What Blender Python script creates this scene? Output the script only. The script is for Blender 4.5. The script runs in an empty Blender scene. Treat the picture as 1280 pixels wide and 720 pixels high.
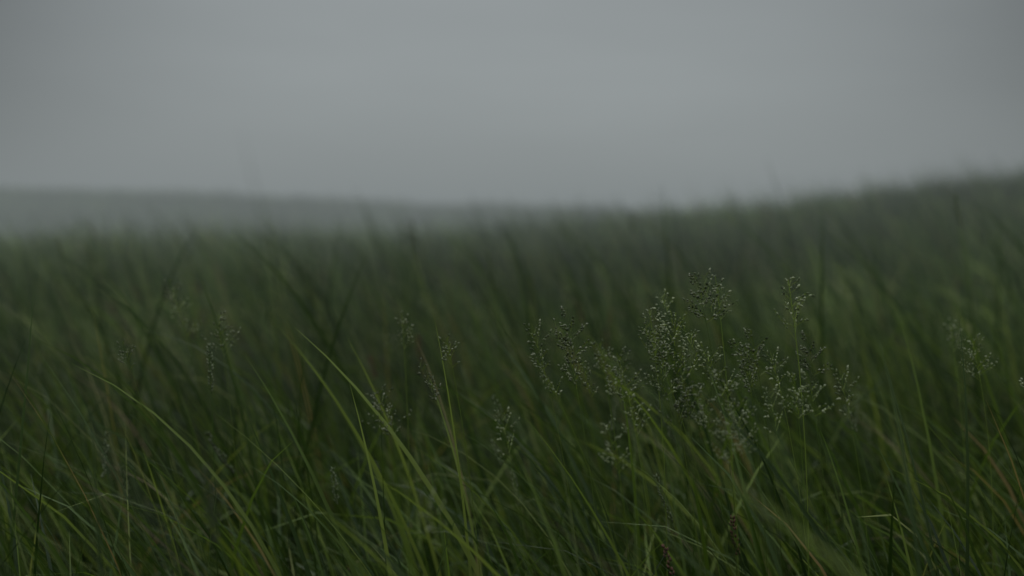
import bpy, math
import numpy as np
rng = np.random.default_rng(11)
scene = bpy.context.scene
R = math.radians

# ------------------------------------------------------------------ terrain
def sst(a, b, x):
    t = np.clip((x - a) / (b - a), 0, 1)
    return t * t * (3 - 2 * t)

GX = np.linspace(-80, 80, 641)
_g = np.interp(GX, [-80, -30, -11, -5, 0, 2.9, 6.5, 11.5, 20, 40, 80],
               [-.3, 0.0, .08, .13, .34, .60, 1.0, 1.66, 2.6, 3.9, 4.8])
k = np.exp(-0.5 * (np.arange(-12, 13) / 5.0) ** 2); k /= k.sum()
_gs = np.convolve(np.pad(_g, 12, mode='edge'), k, mode='valid')

def height(x, y):
    x = np.asarray(x, float); y = np.asarray(y, float)
    g = np.interp(x, GX, _gs)
    near = g * sst(4, 32, y) * (1 - sst(42, 80, y))
    valley = -2.6 * sst(36, 62, y)
    ridge = 2.15 - 0.047 * x + 0.22 * np.sin(x * 0.06 + 1) + 0.10 * np.sin(x * 0.21)
    ridge = np.clip(ridge, -3, 7)
    rr = sst(62, 108, y)
    z = near + valley * (1 - rr) + ridge * rr
    z += 0.05 * np.sin(x * 0.9 + 0.4 * y) * np.cos(y * 0.55 + 1) * sst(1.5, 6, y)
    z += 0.07 * np.sin(x * 0.31 + 2) * np.sin(y * 0.27) * sst(3, 12, np.abs(y))
    return z

def new_mesh_obj(name, verts, faces, link=True):
    me = bpy.data.meshes.new(name)
    me.from_pydata(verts, [], faces)
    me.update()
    ob = bpy.data.objects.new(name, me)
    if link:
        scene.collection.objects.link(ob)
    return ob

def axis(fine, far, nf, ns):
    a = np.linspace(-fine, fine, nf)
    b = fine + (np.linspace(0, 1, ns + 1)[1:] ** 2) * (far - fine)
    return np.concatenate([-b[::-1], a, b])
xs = axis(60, 900, 161, 30)
ys = np.concatenate([-(np.linspace(0, 1, 25)[::-1] ** 2) * 300 - 0.5, np.linspace(0, 180, 261), 180 + (np.linspace(0, 1, 25)[1:] ** 2) * 900])
X, Y = np.meshgrid(xs, ys)
Z = height(X, Y)
nx, ny = len(xs), len(ys)
V = np.stack([X.ravel(), Y.ravel(), Z.ravel()], 1)
idx = np.arange(nx * ny).reshape(ny, nx)
F = np.stack([idx[:-1, :-1].ravel(), idx[:-1, 1:].ravel(), idx[1:, 1:].ravel(), idx[1:, :-1].ravel()], 1)
ground = new_mesh_obj("grassy_hill_ground", V.tolist(), F.tolist())
for p in ground.data.polygons: p.use_smooth = True

# ------------------------------------------------------------------ materials
def mat_new(name):
    m = bpy.data.materials.new(name); m.use_nodes = True
    nt = m.node_tree; nt.nodes.clear()
    return m, nt, nt.nodes, nt.links

def ground_mat():
    m, nt, N, L = mat_new("ground_turf")
    out = N.new('ShaderNodeOutputMaterial'); b = N.new('ShaderNodeBsdfDiffuse')
    geo = N.new('ShaderNodeNewGeometry')
    n1 = N.new('ShaderNodeTexNoise'); n1.inputs['Scale'].default_value = 0.12; n1.inputs['Detail'].default_value = 6
    n1.inputs['Roughness'].default_value = 0.7
    cr = N.new('ShaderNodeValToRGB')
    cr.color_ramp.elements[0].position = 0.35; cr.color_ramp.elements[0].color = (0.018, 0.038, 0.009, 1)
    cr.color_ramp.elements[1].position = 0.68; cr.color_ramp.elements[1].color = (0.052, 0.090, 0.020, 1)
    L.new(geo.outputs['Position'], n1.inputs['Vector'])
    L.new(n1.outputs['Fac'], cr.inputs['Fac']); L.new(cr.outputs['Color'], b.inputs['Color'])
    L.new(b.outputs[0], out.inputs['Surface'])
    return m
ground.data.materials.append(ground_mat())

def leaf_mat(name, stops, transl=0.3, rough=0.5, spec=0.3, base=.20, tip=1.6):
    m, nt, N, L = mat_new(name)
    out = N.new('ShaderNodeOutputMaterial')
    at = N.new('ShaderNodeAttribute'); at.attribute_name = 'blade'
    sep = N.new('ShaderNodeSeparateColor'); L.new(at.outputs['Color'], sep.inputs[0])
    cr = N.new('ShaderNodeValToRGB')
    el = cr.color_ramp.elements
    el[0].position = stops[0][0]; el[0].color = (*stops[0][1], 1)
    el[1].position = stops[-1][0]; el[1].color = (*stops[-1][1], 1)
    for p, c in stops[1:-1]:
        e = el.new(p); e.color = (*c, 1)
    L.new(sep.outputs[0], cr.inputs['Fac'])
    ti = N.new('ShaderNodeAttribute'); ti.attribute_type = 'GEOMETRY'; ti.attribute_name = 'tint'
    mr = N.new('ShaderNodeMapRange'); mr.inputs[3].default_value = base; mr.inputs[4].default_value = tip  # leaf's own base-to-tip tone, deepened at the base with painted shade
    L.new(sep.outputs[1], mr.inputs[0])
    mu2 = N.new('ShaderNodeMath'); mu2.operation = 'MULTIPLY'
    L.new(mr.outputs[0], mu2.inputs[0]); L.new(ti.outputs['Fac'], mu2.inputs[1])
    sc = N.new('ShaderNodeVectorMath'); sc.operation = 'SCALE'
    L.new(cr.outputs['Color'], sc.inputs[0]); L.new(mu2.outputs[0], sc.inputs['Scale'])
    if spec > 0:
        b = N.new('ShaderNodeBsdfPrincipled'); b.inputs['Roughness'].default_value = rough
        b.inputs['Specular IOR Level'].default_value = spec
        L.new(sc.outputs[0], b.inputs['Base Color'])
    else:
        b = N.new('ShaderNodeBsdfDiffuse'); L.new(sc.outputs[0], b.inputs['Color'])
    if transl > 0:
        tr = N.new('ShaderNodeBsdfTranslucent')
        sc2 = N.new('ShaderNodeVectorMath'); sc2.operation = 'MULTIPLY'; sc2.inputs[1].default_value = (1.4, 1.5, 0.6)
        L.new(sc.outputs[0], sc2.inputs[0]); L.new(sc2.outputs[0], tr.inputs['Color'])
        mx = N.new('ShaderNodeMixShader'); mx.inputs[0].default_value = transl
        L.new(b.outputs[0], mx.inputs[1]); L.new(tr.outputs[0], mx.inputs[2])
        L.new(mx.outputs[0], out.inputs['Surface'])
    else:
        L.new(b.outputs[0], out.inputs['Surface'])
    return m

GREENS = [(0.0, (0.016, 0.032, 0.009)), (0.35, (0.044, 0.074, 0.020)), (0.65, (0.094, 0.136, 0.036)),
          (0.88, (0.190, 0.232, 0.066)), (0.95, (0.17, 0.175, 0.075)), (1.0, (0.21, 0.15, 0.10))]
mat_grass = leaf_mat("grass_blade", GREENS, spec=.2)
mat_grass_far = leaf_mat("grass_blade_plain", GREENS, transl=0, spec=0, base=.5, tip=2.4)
mat_seed = leaf_mat("seed_head", [(0.0, (0.13, 0.165, 0.085)), (0.5, (0.27, 0.305, 0.185)), (1.0, (0.48, 0.50, 0.36))], 0.3, 0.6, 0.25, 1, 1)
mat_red = leaf_mat("sorrel_seed", [(0.0, (0.11, 0.06, 0.045)), (1.0, (0.21, 0.12, 0.09))], 0.0, 0.7, 0, 1, 1)

# ------------------------------------------------------------------ mesh builder
class Builder:
    def __init__(s):
        s.v = []; s.f = []; s.c = []; s.m = []
        s.n = 0
    def add(s, verts, faces, cols, mat=0):
        s.v.append(verts); s.c.append(cols)
        for f in faces: s.f.append([i + s.n for i in f]); s.m.append(mat)
        s.n += len(verts)
    def blade(s, root, L, w, az, th0, th1, rnd, seg=7, fold=True, pw=1.4, twist=0.0, stem=False, kink=0.0, broad=None):
        t = np.linspace(0, 1, seg + 1)
        th = th0 + th1 * t ** pw + kink * (t > 0.72) * (t - 0.72) * 6
        azt = az + twist * 0.25 * t
        d = np.stack([np.sin(th) * np.cos(azt), np.sin(th) * np.sin(azt), np.cos(th)], 1)
        p = np.zeros((seg + 1, 3)); p[0] = root
        for i in range(seg):
            p[i + 1] = p[i] + (d[i] + d[i + 1]) * 0.5 * L / seg
        a = (az + math.pi / 2 + rng.normal(0, 0.7) if broad is None else broad) + twist * t
        side = np.stack([np.cos(a), np.sin(a), 0 * t], 1)
        side -= d * np.sum(side * d, 1, keepdims=True)
        side /= np.linalg.norm(side, axis=1, keepdims=True) + 1e-9
        nrm = np.cross(d, side)
        if stem: wt = w * (1 - 0.6 * t)
        else: wt = w * np.clip(np.minimum(0.55 + 1.6 * t, 1) * (1 - t ** 2.2) ** 0.9, 0.02, 1)
        if fold:
            rows = np.stack([p - side * wt[:, None] * .5 + nrm * wt[:, None] * .14, p, p + side * wt[:, None] * .5 + nrm * wt[:, None] * .14], 1)
            k = 3
        else:
            rows = np.stack([p - side * wt[:, None] * .5, p + side * wt[:, None] * .5], 1); k = 2
        V = rows.reshape(-1, 3)
        C = np.zeros((len(V), 4)); C[:, 0] = rnd; C[:, 1] = np.repeat(t, k); C[:, 3] = 1
        F = []
        for i in range(seg):
            for j in range(k - 1):
                a_ = i * k + j
                F.append([a_, a_ + 1, a_ + k + 1, a_ + k])
        s.add(V, F, C, 0)
        return p, d
    def spikelet(s, p, d, L, w, rnd, mat=1):
        d = np.asarray(d, float); d = d / (np.linalg.norm(d) + 1e-9)
        u = np.cross(d, rng.normal(size=3)); u /= np.linalg.norm(u) + 1e-9
        v = np.cross(d, u)
        ring = lambda c, r: [c + u * r * math.cos(a) + v * r * math.sin(a) for a in (0, 2.094, 4.189)]
        vs = [p] + ring(p + d * L * .3, w * .5) + ring(p + d * L * .65, w * .38) + [p + d * L]
        F = [[0, 2, 1], [0, 3, 2], [0, 1, 3], [1, 2, 5, 4], [2, 3, 6, 5], [3, 1, 4, 6], [4, 5, 7], [5, 6, 7], [6, 4, 7]]
        V = np.array(vs); C = np.zeros((len(V), 4)); C[:, 0] = rnd; C[:, 1] = .6; C[:, 3] = 1
        s.add(V, F, C, mat)
    def make(s, name, mats, link=False):
        V = np.concatenate(s.v); C = np.concatenate(s.c)
        ob = new_mesh_obj(name, V.tolist(), s.f, link)
        ca = ob.data.color_attributes.new('blade', 'FLOAT_COLOR', 'POINT')
        ca.data.foreach_set('color', C.astype(np.float32).ravel())
        for m in mats: ob.data.materials.append(m)
        ob.data.polygons.foreach_set('material_index', s.m)
        ob.data.polygons.foreach_set('use_smooth', [True] * len(s.f))
        return ob

WIND = math.pi  # wind pushes the grass toward -X
def wind_az(sp=0.8): return WIND + rng.normal(0, sp)

def panicle(B, root, H, open_=1.0, seg=14, az=None, lean=0.16):
    az = wind_az(0.5) if az is None else az
    p, d = B.blade(root, H, 0.0022, az, rng.uniform(0.0, 0.1), lean + rng.uniform(0, .35), rng.uniform(.4, .8), seg=seg, fold=True, pw=2.2, stem=True)
    hl = rng.uniform(0.045, 0.085)
    n = rng.integers(8, 13)
    for i in range(n):
        u = i / n
        s_ = 1 - (hl / H) * (1 - u)
        fi = s_ * seg; i0 = min(int(fi), seg - 1); fr = fi - i0
        q = p[i0] * (1 - fr) + p[i0 + 1] * fr
        dd = d[i0]
        bl = hl * 0.42 * (1 - u) ** 0.7 * open_ + 0.006
        for kk in range(rng.integers(1, 4)):
            a = rng.uniform(0, 6.283)
            br = dd * 1.0 + np.array([math.cos(a), math.sin(a), 0]) * rng.uniform(.5, 1.5) * open_
            br /= np.linalg.norm(br)
            bl2 = bl * rng.uniform(.4, 1.2)
            pe = q + br * bl2
            sd = np.cross(br, [0.3, .2, 1.]); sd /= np.linalg.norm(sd); sd = sd * 0.00035
            V = np.array([q - sd, q + sd, pe + sd, pe - sd]); C = np.tile([.8, .8, 0, 1.], (4, 1))
            B.add(V, [[0, 1, 2, 3]], C, 0)
            ns = max(1, int(bl2 / 0.006))
            for j in range(ns):
                f = 1 - j * 0.2 - rng.uniform(0, .1)
                if f < .3: break
                pp = q + (pe - q) * f
                dr = br + rng.normal(0, .5, 3) + np.array([0, 0, -.15])
                B.spikelet(pp, dr, rng.uniform(.0038, .0070), rng.uniform(.0023, .0043), rng.random(), 1)

def spike(B, root, H, mat=1, w=0.006, hl=None, seg=7, sw=.0026):
    az = wind_az(.7)
    p, d = B.blade(root, H, sw, az, rng.uniform(0, .12), rng.uniform(.05, .4), rng.uniform(.2, .6), seg=seg, fold=False, pw=2, stem=True)
    hl = hl or rng.uniform(.05, .1)
    n = int(hl / 0.005)
    for i in range(n):
        u = i / n
        q = p[-1] - d[-1] * hl * (1 - u)
        ww = w * math.sin(math.pi * (0.12 + 0.83 * u))
        for kk in range(2):
            a = rng.uniform(0, 6.28)
            o = np.array([math.cos(a), math.sin(a), 0])
            B.spikelet(q + o * ww * .3, d[-1] + o * .5, .008, .0032 * w / .006, rng.random() * .3, mat)

# ------------------------------------------------------------------ tile sources
src = bpy.data.collections.new("grass_clump_sources")
def rr(): return min(max(rng.beta(1.2, 2.0), 0), .93) if rng.random() > .03 else rng.uniform(.94, 1)
def tile(size, nb, Ls, ws, seg, fold, tall=.22, spikes=0, name="", mg=None):
    B = Builder()
    nt_ = max(4, int(nb / 14)); cx = rng.uniform(-size / 2, size / 2, (nt_, 2)); hh = rng.uniform(.72, 1.15, nt_); tr_ = rng.normal(0, .16, nt_)
    laz = rng.normal(0, .40, nt_)
    for i in range(nb):
        if rng.random() < .7:
            j = rng.integers(nt_); x, y = cx[j] + rng.normal(0, size * .06, 2); hs_ = hh[j]; dr = tr_[j]; la = laz[j]
        else:
            x, y = rng.uniform(-size / 2, size / 2, 2); hs_ = 1; dr = 0; la = 0
        tl = rng.random() < tall
        L = (rng.uniform(Ls[0], Ls[1]) if not tl else rng.uniform(Ls[1], Ls[2])) * hs_
        w = ws[0] + (ws[1] - ws[0]) * rng.random() ** 1.7
        q_ = rng.random()
        bend = rng.uniform(.15, 1.0) if q_ < .76 else rng.uniform(1.0, 2.1)
        az = wind_az(.65) + la if rng.random() < .88 else rng.uniform(0, 6.28)
        B.blade((x, y, -.01), L, w, az, rng.uniform(.06, .42), bend, float(np.clip(rr() + dr, 0, 1)), seg=seg, fold=fold,
                pw=rng.uniform(1.3, 2.6), twist=rng.normal(0, 1.0), kink=0.5 if rng.random() < .04 else 0)
    for i in range(spikes):
        spike(B, (*rng.uniform(-size / 2, size / 2, 2), 0), rng.uniform(.58, .80), w=.007)
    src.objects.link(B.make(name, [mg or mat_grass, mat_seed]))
NEAR, MID, MF, FAR = 10, 8, 6, 4
c = 0
for i in range(NEAR): tile(.5, 170, (.31, .62, .89), (.0035, .0125), 7, True, .26, 1 + (i % 2), "clump_%03d" % c); c += 1
for i in range(MID): tile(.9, 290, (.37, .65, .92), (.005, .014), 5, False, .24, 4, "clump_%03d" % c, mat_grass_far); c += 1
for i in range(MF): tile(1.8, 380, (.38, .65, 1.08), (.011, .027), 3, False, .2, 6, "clump_%03d" % c, mat_grass_far); c += 1
for i in range(FAR): tile(4.5, 240, (.35, .65, 1.0), (.04, .09), 2, False, .2, 0, "clump_%03d" % c, mat_grass_far); c += 1

# ------------------------------------------------------------------ instancer
def instancer(name, pts, rot, scl, index, tint, coll):
    me = bpy.data.meshes.new(name)
    n = len(pts)
    me.vertices.add(n); me.vertices.foreach_set('co', np.asarray(pts, np.float32).ravel())
    for nm, ty, data, key in (('irot', 'FLOAT_VECTOR', rot, 'vector'), ('iscl', 'FLOAT_VECTOR', scl, 'vector'),
                              ('iidx', 'INT', index, 'value'), ('tint', 'FLOAT', tint, 'value')):
        at = me.attributes.new(nm, ty, 'POINT')
        arr = np.asarray(data, np.int32 if ty == 'INT' else np.float32).ravel()
        at.data.foreach_set(key, arr)
    me.update()
    ob = bpy.data.objects.new(name, me); scene.collection.objects.link(ob)
    ng = bpy.data.node_groups.new(name + "_scatter", 'GeometryNodeTree')
    ng.interface.new_socket('Geometry', in_out='INPUT', socket_type='NodeSocketGeometry')
    ng.interface.new_socket('Geometry', in_out='OUTPUT', socket_type='NodeSocketGeometry')
    N, L = ng.nodes, ng.links
    gi = N.new('NodeGroupInput'); go = N.new('NodeGroupOutput')
    ci = N.new('GeometryNodeCollectionInfo'); ci.inputs['Collection'].default_value = coll
    ci.inputs['Separate Children'].default_value = True; ci.inputs['Reset Children'].default_value = True
    ip = N.new('GeometryNodeInstanceOnPoints'); ip.inputs['Pick Instance'].default_value = True
    rl = N.new('GeometryNodeRealizeInstances')
    def na(nm, ty):
        a = N.new('GeometryNodeInputNamedAttribute'); a.data_type = ty; a.inputs[0].default_value = nm; return a
    ar = na('irot', 'FLOAT_VECTOR'); as_ = na('iscl', 'FLOAT_VECTOR'); ai = na('iidx', 'INT')
    e = N.new('FunctionNodeEulerToRotation')
    L.new(ar.outputs[0], e.inputs[0])
    L.new(gi.outputs[0], ip.inputs['Points']); L.new(ci.outputs[0], ip.inputs['Instance'])
    L.new(ai.outputs[0], ip.inputs['Instance Index']); L.new(e.outputs[0], ip.inputs['Rotation'])
    L.new(as_.outputs[0], ip.inputs['Scale']); L.new(ip.outputs[0], rl.inputs[0]); L.new(rl.outputs[0], go.inputs[0])
    md = ob.modifiers.new("scatter", 'NODES'); md.node_group = ng
    return ob

def pnoise(x, y, s, seed):
    r = np.random.default_rng(seed); v = 0
    for i in range(5):
        a, ph = r.uniform(0, 6.28), r.uniform(0, 6.28); f = s * r.uniform(.6, 1.7)
        v = v + np.sin((x * math.cos(a) + y * math.sin(a)) * f + ph)
    return v / 5 * 1.6

def scatter(y0, y1, size, half, margin, i0, n, hs=(.9, 1.12), hn=.12, nf=1.1):
    xs_, ys_ = [], []
    y = y0 + size / 2; row = 0
    while y < y1:
        W = margin + half * max(y, 0)
        xx = np.arange(-W, W, size) + (size / 2 if row % 2 else 0) + rng.uniform(-.1, .1) * size
        xs_.append(xx); ys_.append(np.full(len(xx), y)); y += size; row += 1
    x = np.concatenate(xs_); y = np.concatenate(ys_)
    x = x + rng.uniform(-.12, .12, len(x)) * size; y = y + rng.uniform(-.12, .12, len(y)) * size
    keep = x ** 2 + y ** 2 > 0.66 ** 2
    x, y = x[keep], y[keep]; m = len(x)
    e = size * .4
    dzx = (height(x + e, y) - height(x - e, y)) / (2 * e); dzy = (height(x, y + e) - height(x, y - e)) / (2 * e)
    z = height(x, y)
    rot = np.stack([np.arctan(dzy), -np.arctan(dzx), rng.normal(0, .25, m)], 1)
    sz = rng.uniform(hs[0], hs[1], m) * (1 + hn * pnoise(x, y, nf, 3))
    scl = np.stack([np.full(m, 1.08), np.full(m, 1.08), sz], 1)
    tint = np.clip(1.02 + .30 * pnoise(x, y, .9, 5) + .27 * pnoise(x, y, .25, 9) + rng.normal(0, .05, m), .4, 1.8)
    tint *= .45 + .55 * sst(1.0, 2.7, y)      # vignette darkening near the camera, put into the grass tint
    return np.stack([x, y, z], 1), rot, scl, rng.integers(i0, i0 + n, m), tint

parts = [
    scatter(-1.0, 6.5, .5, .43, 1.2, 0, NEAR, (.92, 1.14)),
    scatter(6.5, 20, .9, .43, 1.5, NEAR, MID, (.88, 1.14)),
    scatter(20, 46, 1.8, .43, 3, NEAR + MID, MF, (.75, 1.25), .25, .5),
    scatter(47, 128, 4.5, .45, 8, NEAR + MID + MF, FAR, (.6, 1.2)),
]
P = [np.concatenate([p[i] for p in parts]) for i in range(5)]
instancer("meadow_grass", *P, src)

# ------------------------------------------------------------------ seed-head grasses in focus
EYE = 0.98
psrc = bpy.data.collections.new("panicle_sources")
for k_ in range(12):
    B = Builder(); panicle(B, (0, 0, 0), .8, open_=rng.uniform(.7, 1.35), az=WIND + rng.normal(0, .6))
    B.blade((0, 0, 0), rng.uniform(.4, .55), .004, wind_az(.9), .1, .6, rr(), seg=8)
    psrc.objects.link(B.make("panicle_%02d" % k_, [mat_grass, mat_seed]))
heads = [(2.6, .36, .875), (2.55, .33, .87), (2.65, .30, .86), (2.5, .39, .86), (2.7, .375, .85),
         (2.5, .05, .81), (2.55, .09, .80), (2.6, .15, .80), (2.4, .10, .78), (2.45, .16, .77), (2.45, .07, .76), (2.5, .02, .79), (2.4, .13, .75),
         (2.3, .19, .72), (2.35, .22, .70), (2.5, .45, .78), (2.6, .46, .76), (2.45, .41, .74), (2.4, .27, .75), (2.3, .47, .72), (2.35, .38, .71),
         (2.3, .35, .69), (2.5, .12, .74), (2.6, -.16, .77), (2.5, -.1, .74), (2.5, .31, .82), (2.55, .36, .81), (2.4, .33, .75),
         (2.2, .10, .65), (3.3, -.75, .85), (3.4, -.83, .81), (3.1, .9, .76), (2.3, .14, .69), (2.3, .25, .70), (2.25, .21, .67), (2.3, .29, .71),
         (2.9, -.68, .78), (2.8, -.74, .75), (2.3, -.2, .70), (2.9, -.35, .78), (2.25, -.08, .66), (2.45, .29, .80), (2.5, .42, .81), (2.4, .37, .78), (2.35, .32, .74),
         (1.75, -.15, .62), (2.45, .34, .79), (2.5, .36, .77), (2.4, .18, .735), (2.3, .41, .69), (2.4, .44, .72), (2.6, .95, .73), (2.5, .9, .7), (2.8, .8, .74)]
heads = [(a * .86, b * .86, EYE - (EYE - h_) * .86 + .012) for a, b, h_ in heads]
for i in range(90):
    heads.append((rng.uniform(3.2, 9), rng.uniform(-2.6, 2.9), rng.uniform(.62, .82)))
hp, hr, hs, hi, ht = [], [], [], [], []
for (yy, xx, hh) in heads:
    xb = xx + .11
    hp.append((xb, yy, float(height(xb, yy)) - .01)); hr.append((rng.normal(0, .03), rng.normal(0, .04), rng.normal(0, .4)))
    s_ = hh / .775; hs.append((s_, s_, s_)); hi.append(rng.integers(0, 12)); ht.append(rng.uniform(.65, 1.25))
instancer("seed_head_grass", hp, hr, hs, hi, ht, psrc)

ssrc = bpy.data.collections.new("sorrel_sources")
for k_ in range(3):
    B = Builder()
    for j in range(2):
        spike(B, (rng.uniform(-.03, .03), rng.uniform(-.03, .03), 0), rng.uniform(.45, .6), w=.009, hl=rng.uniform(.04, .07))
    ssrc.objects.link(B.make("sorrel_%02d" % k_, [mat_grass, mat_red]))
sp = [(2.1, .34), (5.6, -1.25), (6.0, -1.35), (6.2, -1.3), (5.2, .35), (7.5, 1.5), (4.0, -.25)]
sp += [(rng.uniform(4, 14), rng.uniform(-4, 5)) for _ in range(24)]
n = len(sp); sx = np.array([a[1] for a in sp]); sy = np.array([a[0] for a in sp])
sS = np.ones((n, 3)) * np.where(sy < 3, 1.0, 1.3)[:, None]
instancer("sorrel_plant", np.stack([sx, sy, height(sx, sy)], 1), rng.normal(0, .08, (n, 3)), sS, rng.integers(0, 3, n), np.ones(n), ssrc)

# ------------------------------------------------------------------ tall individual blades
tsrc = bpy.data.collections.new("tall_blade_sources")
B = Builder()
tall = [(-.72, 3.6, 1.0, .014, .25, .75, .2), (-.98, 3.2, .91, .012, .15, .9, .2), (-.62, 2.8, .95, .008, .1, .3, .3), (-.55, 4.6, 1.05, .014, .12, .35, .1),
        (-.35, 2.3, .84, .012, .35, .55, .8), (-.12, 2.2, .865, .006, .05, .15, .8), (-.33, 3.3, .95, .012, -.1, -.35, .05), (-.85, 2.5, .82, .011, -.1, -.3, .0),
        (-1.0, 3.4, .93, .010, .2, .6, .3), (-1.5, 4.4, .97, .013, .3, .9, .1), (-.88, 4.0, 1.01, .014, -.05, -.5, .05), (.1, 4.6, 1.0, .012, .1, .5, .2), (.52, 5.0, 1.15, .015, .02, .12, .05),
        (.36, 5.4, 1.10, .013, .3, .8, .1), (-.1, 3.0, .86, .006, .1, .3, .5), (.9, 2.9, .86, .009, .2, .3, .6), (1.02, 3.1, .85, .007, .15, .25, .5),
        (-.42, 2.0, .74, .010, .4, .5, .8), (-.2, 1.9, .68, .010, .45, .6, .8), (.02, 2.1, .72, .007, .3, .4, .7), (-.55, 2.0, .70, .009, .35, .6, .6), (-.28, 1.7, .70, .009, .4, .6, .8),
        (-.40, 2.5, .80, .010, .3, .5, .8), (-.30, 2.6, .80, .009, .2, .3, .85), (-.25, 2.2, .76, .009, .1, .2, .82), (-.45, 2.7, .82, .010, .25, .5, .75), (-.15, 2.4, .76, .008, .1, .3, .8),
        (.10, 1.0, .86, .013, .55, .45, .88), (-.24, 1.5, .72, .010, .3, .5, .75), (-.35, 1.15, .70, .010, .3, .6, .6), (.32, 1.2, .64, .008, .3, .5, .5),
        (-.78, 2.9, .80, .009, .1, 1.4, .2), (.5, 2.3, .68, .008, .1, .3, .6), (.7, 2.2, .70, .008, .3, .5, .4), (-.62, 1.7, .74, .009, .3, .8, .1),
        (.78, 7.5, 1.25, .016, .05, .3, .1), (1.6, 9, 1.45, .016, .05, .4, .1), (.2, 6.5, 1.07, .014, .1, .5, .1), (-1.2, 6, 1.08, .014, .1, .5, .1)]
for i in range(60):   # broad blades close to the lens, vignette darkening put into their colour
    y = rng.uniform(.55, 1.15)
    tall.append((rng.uniform(-.42, .42) * y, y, rng.uniform(.58, .78) - .10 * (1.15 - y), rng.uniform(.008, .015), rng.uniform(.2, .6), rng.uniform(.2, .9), rr() * .42))
for i in range(70):   # tips breaking the meadow's skyline
    y = rng.uniform(3.6, 11); x = rng.uniform(-.40, .36) * y
    tall.append((x, y, float(height(x, y)) + rng.uniform(.86, 1.12), rng.uniform(.010, .015) * (1 + .05 * y), rng.uniform(-.1, .3), rng.uniform(-.2, 1.1), rng.uniform(0, .3)))
tpz = getattr(np, 'trapezoid', None) or np.trapz
for (tx, ty, tz, w, ln, bd, rnd) in tall:
    gz = float(height(tx, ty))
    t = np.linspace(0, 1, 30)
    az = WIND + rng.normal(0, .2)
    ths = ln + bd * t ** 2.0
    up = tpz(np.cos(ths), t); sd = tpz(np.sin(ths), t)
    L_ = (tz - gz) / up
    rx = tx - sd * L_ * math.cos(az); ry = ty - sd * L_ * math.sin(az)
    B.blade((rx, ry, float(height(rx, ry)) - .02), L_, w, az, ln, bd, rnd, seg=14, fold=True, pw=2.0, twist=rng.normal(0, .4), broad=rng.normal(0, .5))
for i in range(300):
    y = rng.uniform(1.5, 12); x = rng.uniform(-.42, .42) * y
    B.blade((x, y, float(height(x, y)) - .02), rng.uniform(.7, .98), rng.uniform(.005, .011) * (1 + y * .04), wind_az(.7), rng.uniform(.05, .4), rng.uniform(.1, 1.2), rr(), seg=12, pw=2.0, twist=rng.normal(0, .8))
for i in range(300):
    y = rng.uniform(12, 42); x = rng.uniform(-.42, .42) * y
    B.blade((x, y, float(height(x, y)) - .02), rng.uniform(.9, 1.4), rng.uniform(.018, .032), wind_az(.6), rng.uniform(.0, .2), rng.uniform(.1, .9), rng.uniform(0, .3), seg=7, pw=2.0, twist=rng.normal(0, .8))
for i in range(26):
    y = rng.uniform(4, 14); x = rng.uniform(-.4, .4) * y
    spike(B, (x, y, float(height(x, y))), rng.uniform(.88, 1.1), w=.012, hl=rng.uniform(.07, .12), seg=10, sw=.005)
tsrc.objects.link(B.make("tall_blades", [mat_grass, mat_seed]))
instancer("tall_grass_blades", [(0, 0, 0)], [(0, 0, 0)], [(1, 1, 1)], [0], [1.0], tsrc)

# ------------------------------------------------------------------ mist over field and valley (homogeneous volume, its emission stands in for scattered light)
FOG = (0.216, 0.243, 0.246)
def mist_bank(y0, z0, z1, dens, matname):
    bpy.ops.mesh.primitive_cube_add(size=1, location=(0, (y0 + 905) / 2, (z0 + z1) / 2)); mist = bpy.context.object
    mist.name = "mist"; mist.scale = (1500 - y0, 905 - y0, z1 - z0)
    m, nt, N, L = mat_new(matname)
    out = N.new('ShaderNodeOutputMaterial'); ab = N.new('ShaderNodeVolumeAbsorption'); em = N.new('ShaderNodeEmission'); ad = N.new('ShaderNodeAddShader')
    ab.inputs['Color'].default_value = (0, 0, 0, 1); ab.inputs['Density'].default_value = dens
    em.inputs['Color'].default_value = (*FOG, 1); em.inputs['Strength'].default_value = dens
    L.new(ab.outputs[0], ad.inputs[0]); L.new(em.outputs[0], ad.inputs[1]); L.new(ad.outputs[0], out.inputs['Volume'])
    mist.data.materials.append(m)
mist_bank(4.0, -9, 7.5, .0090, "mist_volume")

# ------------------------------------------------------------------ sky
w = bpy.data.worlds.new("World"); scene.world = w; w.use_nodes = True
nt = w.node_tree; N, L = nt.nodes, nt.links; N.clear()
out = N.new('ShaderNodeOutputWorld')
SUN_EL, SUN_AZ = R(40), R(2)
sky = N.new('ShaderNodeTexSky'); sky.sky_type = 'NISHITA'; sky.sun_disc = False; sky.sun_elevation = SUN_EL; sky.sun_rotation = SUN_AZ
sky.air_density = 1.0; sky.dust_density = 1
bg1 = N.new('ShaderNodeBackground'); bg1.inputs['Strength'].default_value = 0.002; L.new(sky.outputs[0], bg1.inputs['Color'])
tc = N.new('ShaderNodeTexCoord')
nm = N.new('ShaderNodeVectorMath'); nm.operation = 'NORMALIZE'; L.new(tc.outputs['Generated'], nm.inputs[0])
dp = N.new('ShaderNodeVectorMath'); dp.operation = 'DOT_PRODUCT'
g = np.array([0.0, 1.0, math.tan(R(4))]); g /= np.linalg.norm(g); dp.inputs[1].default_value = tuple(g)
L.new(nm.outputs[0], dp.inputs[0])
mr = N.new('ShaderNodeMapRange'); mr.interpolation_type = 'SMOOTHSTEP'
mr.inputs[1].default_value = 0.90; mr.inputs[2].default_value = 1.0; mr.inputs[3].default_value = 0.06; mr.inputs[4].default_value = 0.33
L.new(dp.outputs['Value'], mr.inputs[0])
sx_ = N.new('ShaderNodeSeparateXYZ'); L.new(nm.outputs[0], sx_.inputs[0])
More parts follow.
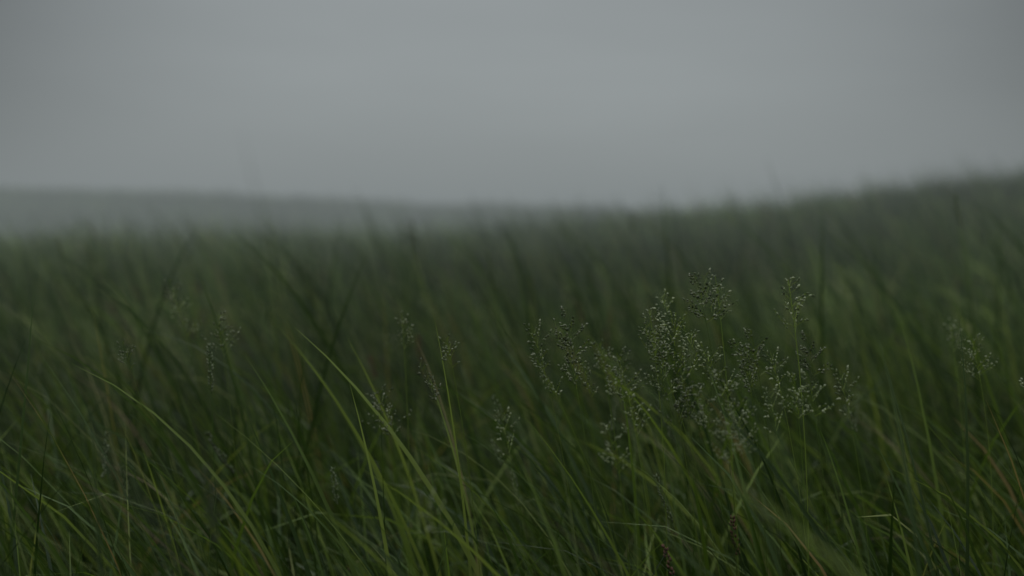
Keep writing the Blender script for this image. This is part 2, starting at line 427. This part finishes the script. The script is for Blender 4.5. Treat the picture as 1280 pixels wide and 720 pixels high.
mz = N.new('ShaderNodeMapRange'); mz.interpolation_type = 'SMOOTHSTEP'
mz.inputs[1].default_value = 0.3; mz.inputs[2].default_value = 0.9; mz.inputs[3].default_value = 0; mz.inputs[4].default_value = 0.92
L.new(sx_.outputs['Z'], mz.inputs[0])
ad = N.new('ShaderNodeMath'); ad.operation = 'ADD'; L.new(mr.outputs[0], ad.inputs[0]); L.new(mz.outputs[0], ad.inputs[1])
mp = N.new('ShaderNodeMapping'); mp.inputs['Scale'].default_value = (2.2, 2.2, 11); L.new(nm.outputs[0], mp.inputs['Vector'])
cn = N.new('ShaderNodeTexNoise'); cn.inputs['Scale'].default_value = 1.3; cn.inputs['Detail'].default_value = 4; L.new(mp.outputs[0], cn.inputs['Vector'])
mc = N.new('ShaderNodeMapRange'); mc.inputs[1].default_value = .25; mc.inputs[2].default_value = .75; mc.inputs[3].default_value = .9; mc.inputs[4].default_value = 1.1
L.new(cn.outputs['Fac'], mc.inputs[0])
mu = N.new('ShaderNodeMath'); mu.operation = 'MULTIPLY'; L.new(ad.outputs[0], mu.inputs[0]); L.new(mc.outputs[0], mu.inputs[1])
bg2 = N.new('ShaderNodeBackground'); bg2.inputs['Color'].default_value = (0.92, 1.0, 1.03, 1); L.new(mu.outputs[0], bg2.inputs['Strength'])
asd = N.new('ShaderNodeAddShader'); L.new(bg1.outputs[0], asd.inputs[0]); L.new(bg2.outputs[0], asd.inputs[1]); L.new(asd.outputs[0], out.inputs['Surface'])

sl = bpy.data.lights.new("sun", 'SUN'); sl.energy = 0.6; sl.angle = R(25); sl.color = (1, .97, .92)
so = bpy.data.objects.new("sun", sl); scene.collection.objects.link(so)
so.rotation_euler = (R(90) - SUN_EL, 0, math.pi - SUN_AZ); so.location = (0, 20, 30)

# ------------------------------------------------------------------ camera
cam = bpy.data.cameras.new("camera"); co = bpy.data.objects.new("camera", cam); scene.collection.objects.link(co)
co.location = (0, 0, EYE); co.rotation_euler = (R(90 - 2.41), 0, 0)
cam.lens = 50; cam.sensor_width = 36; cam.clip_start = .05; cam.clip_end = 3000
cam.dof.use_dof = True; cam.dof.focus_distance = 2.2; cam.dof.aperture_fstop = 2.0; cam.dof.aperture_blades = 0
scene.camera = co
scene.view_settings.view_transform = 'Standard'; scene.view_settings.look = 'None'; scene.view_settings.exposure = 0
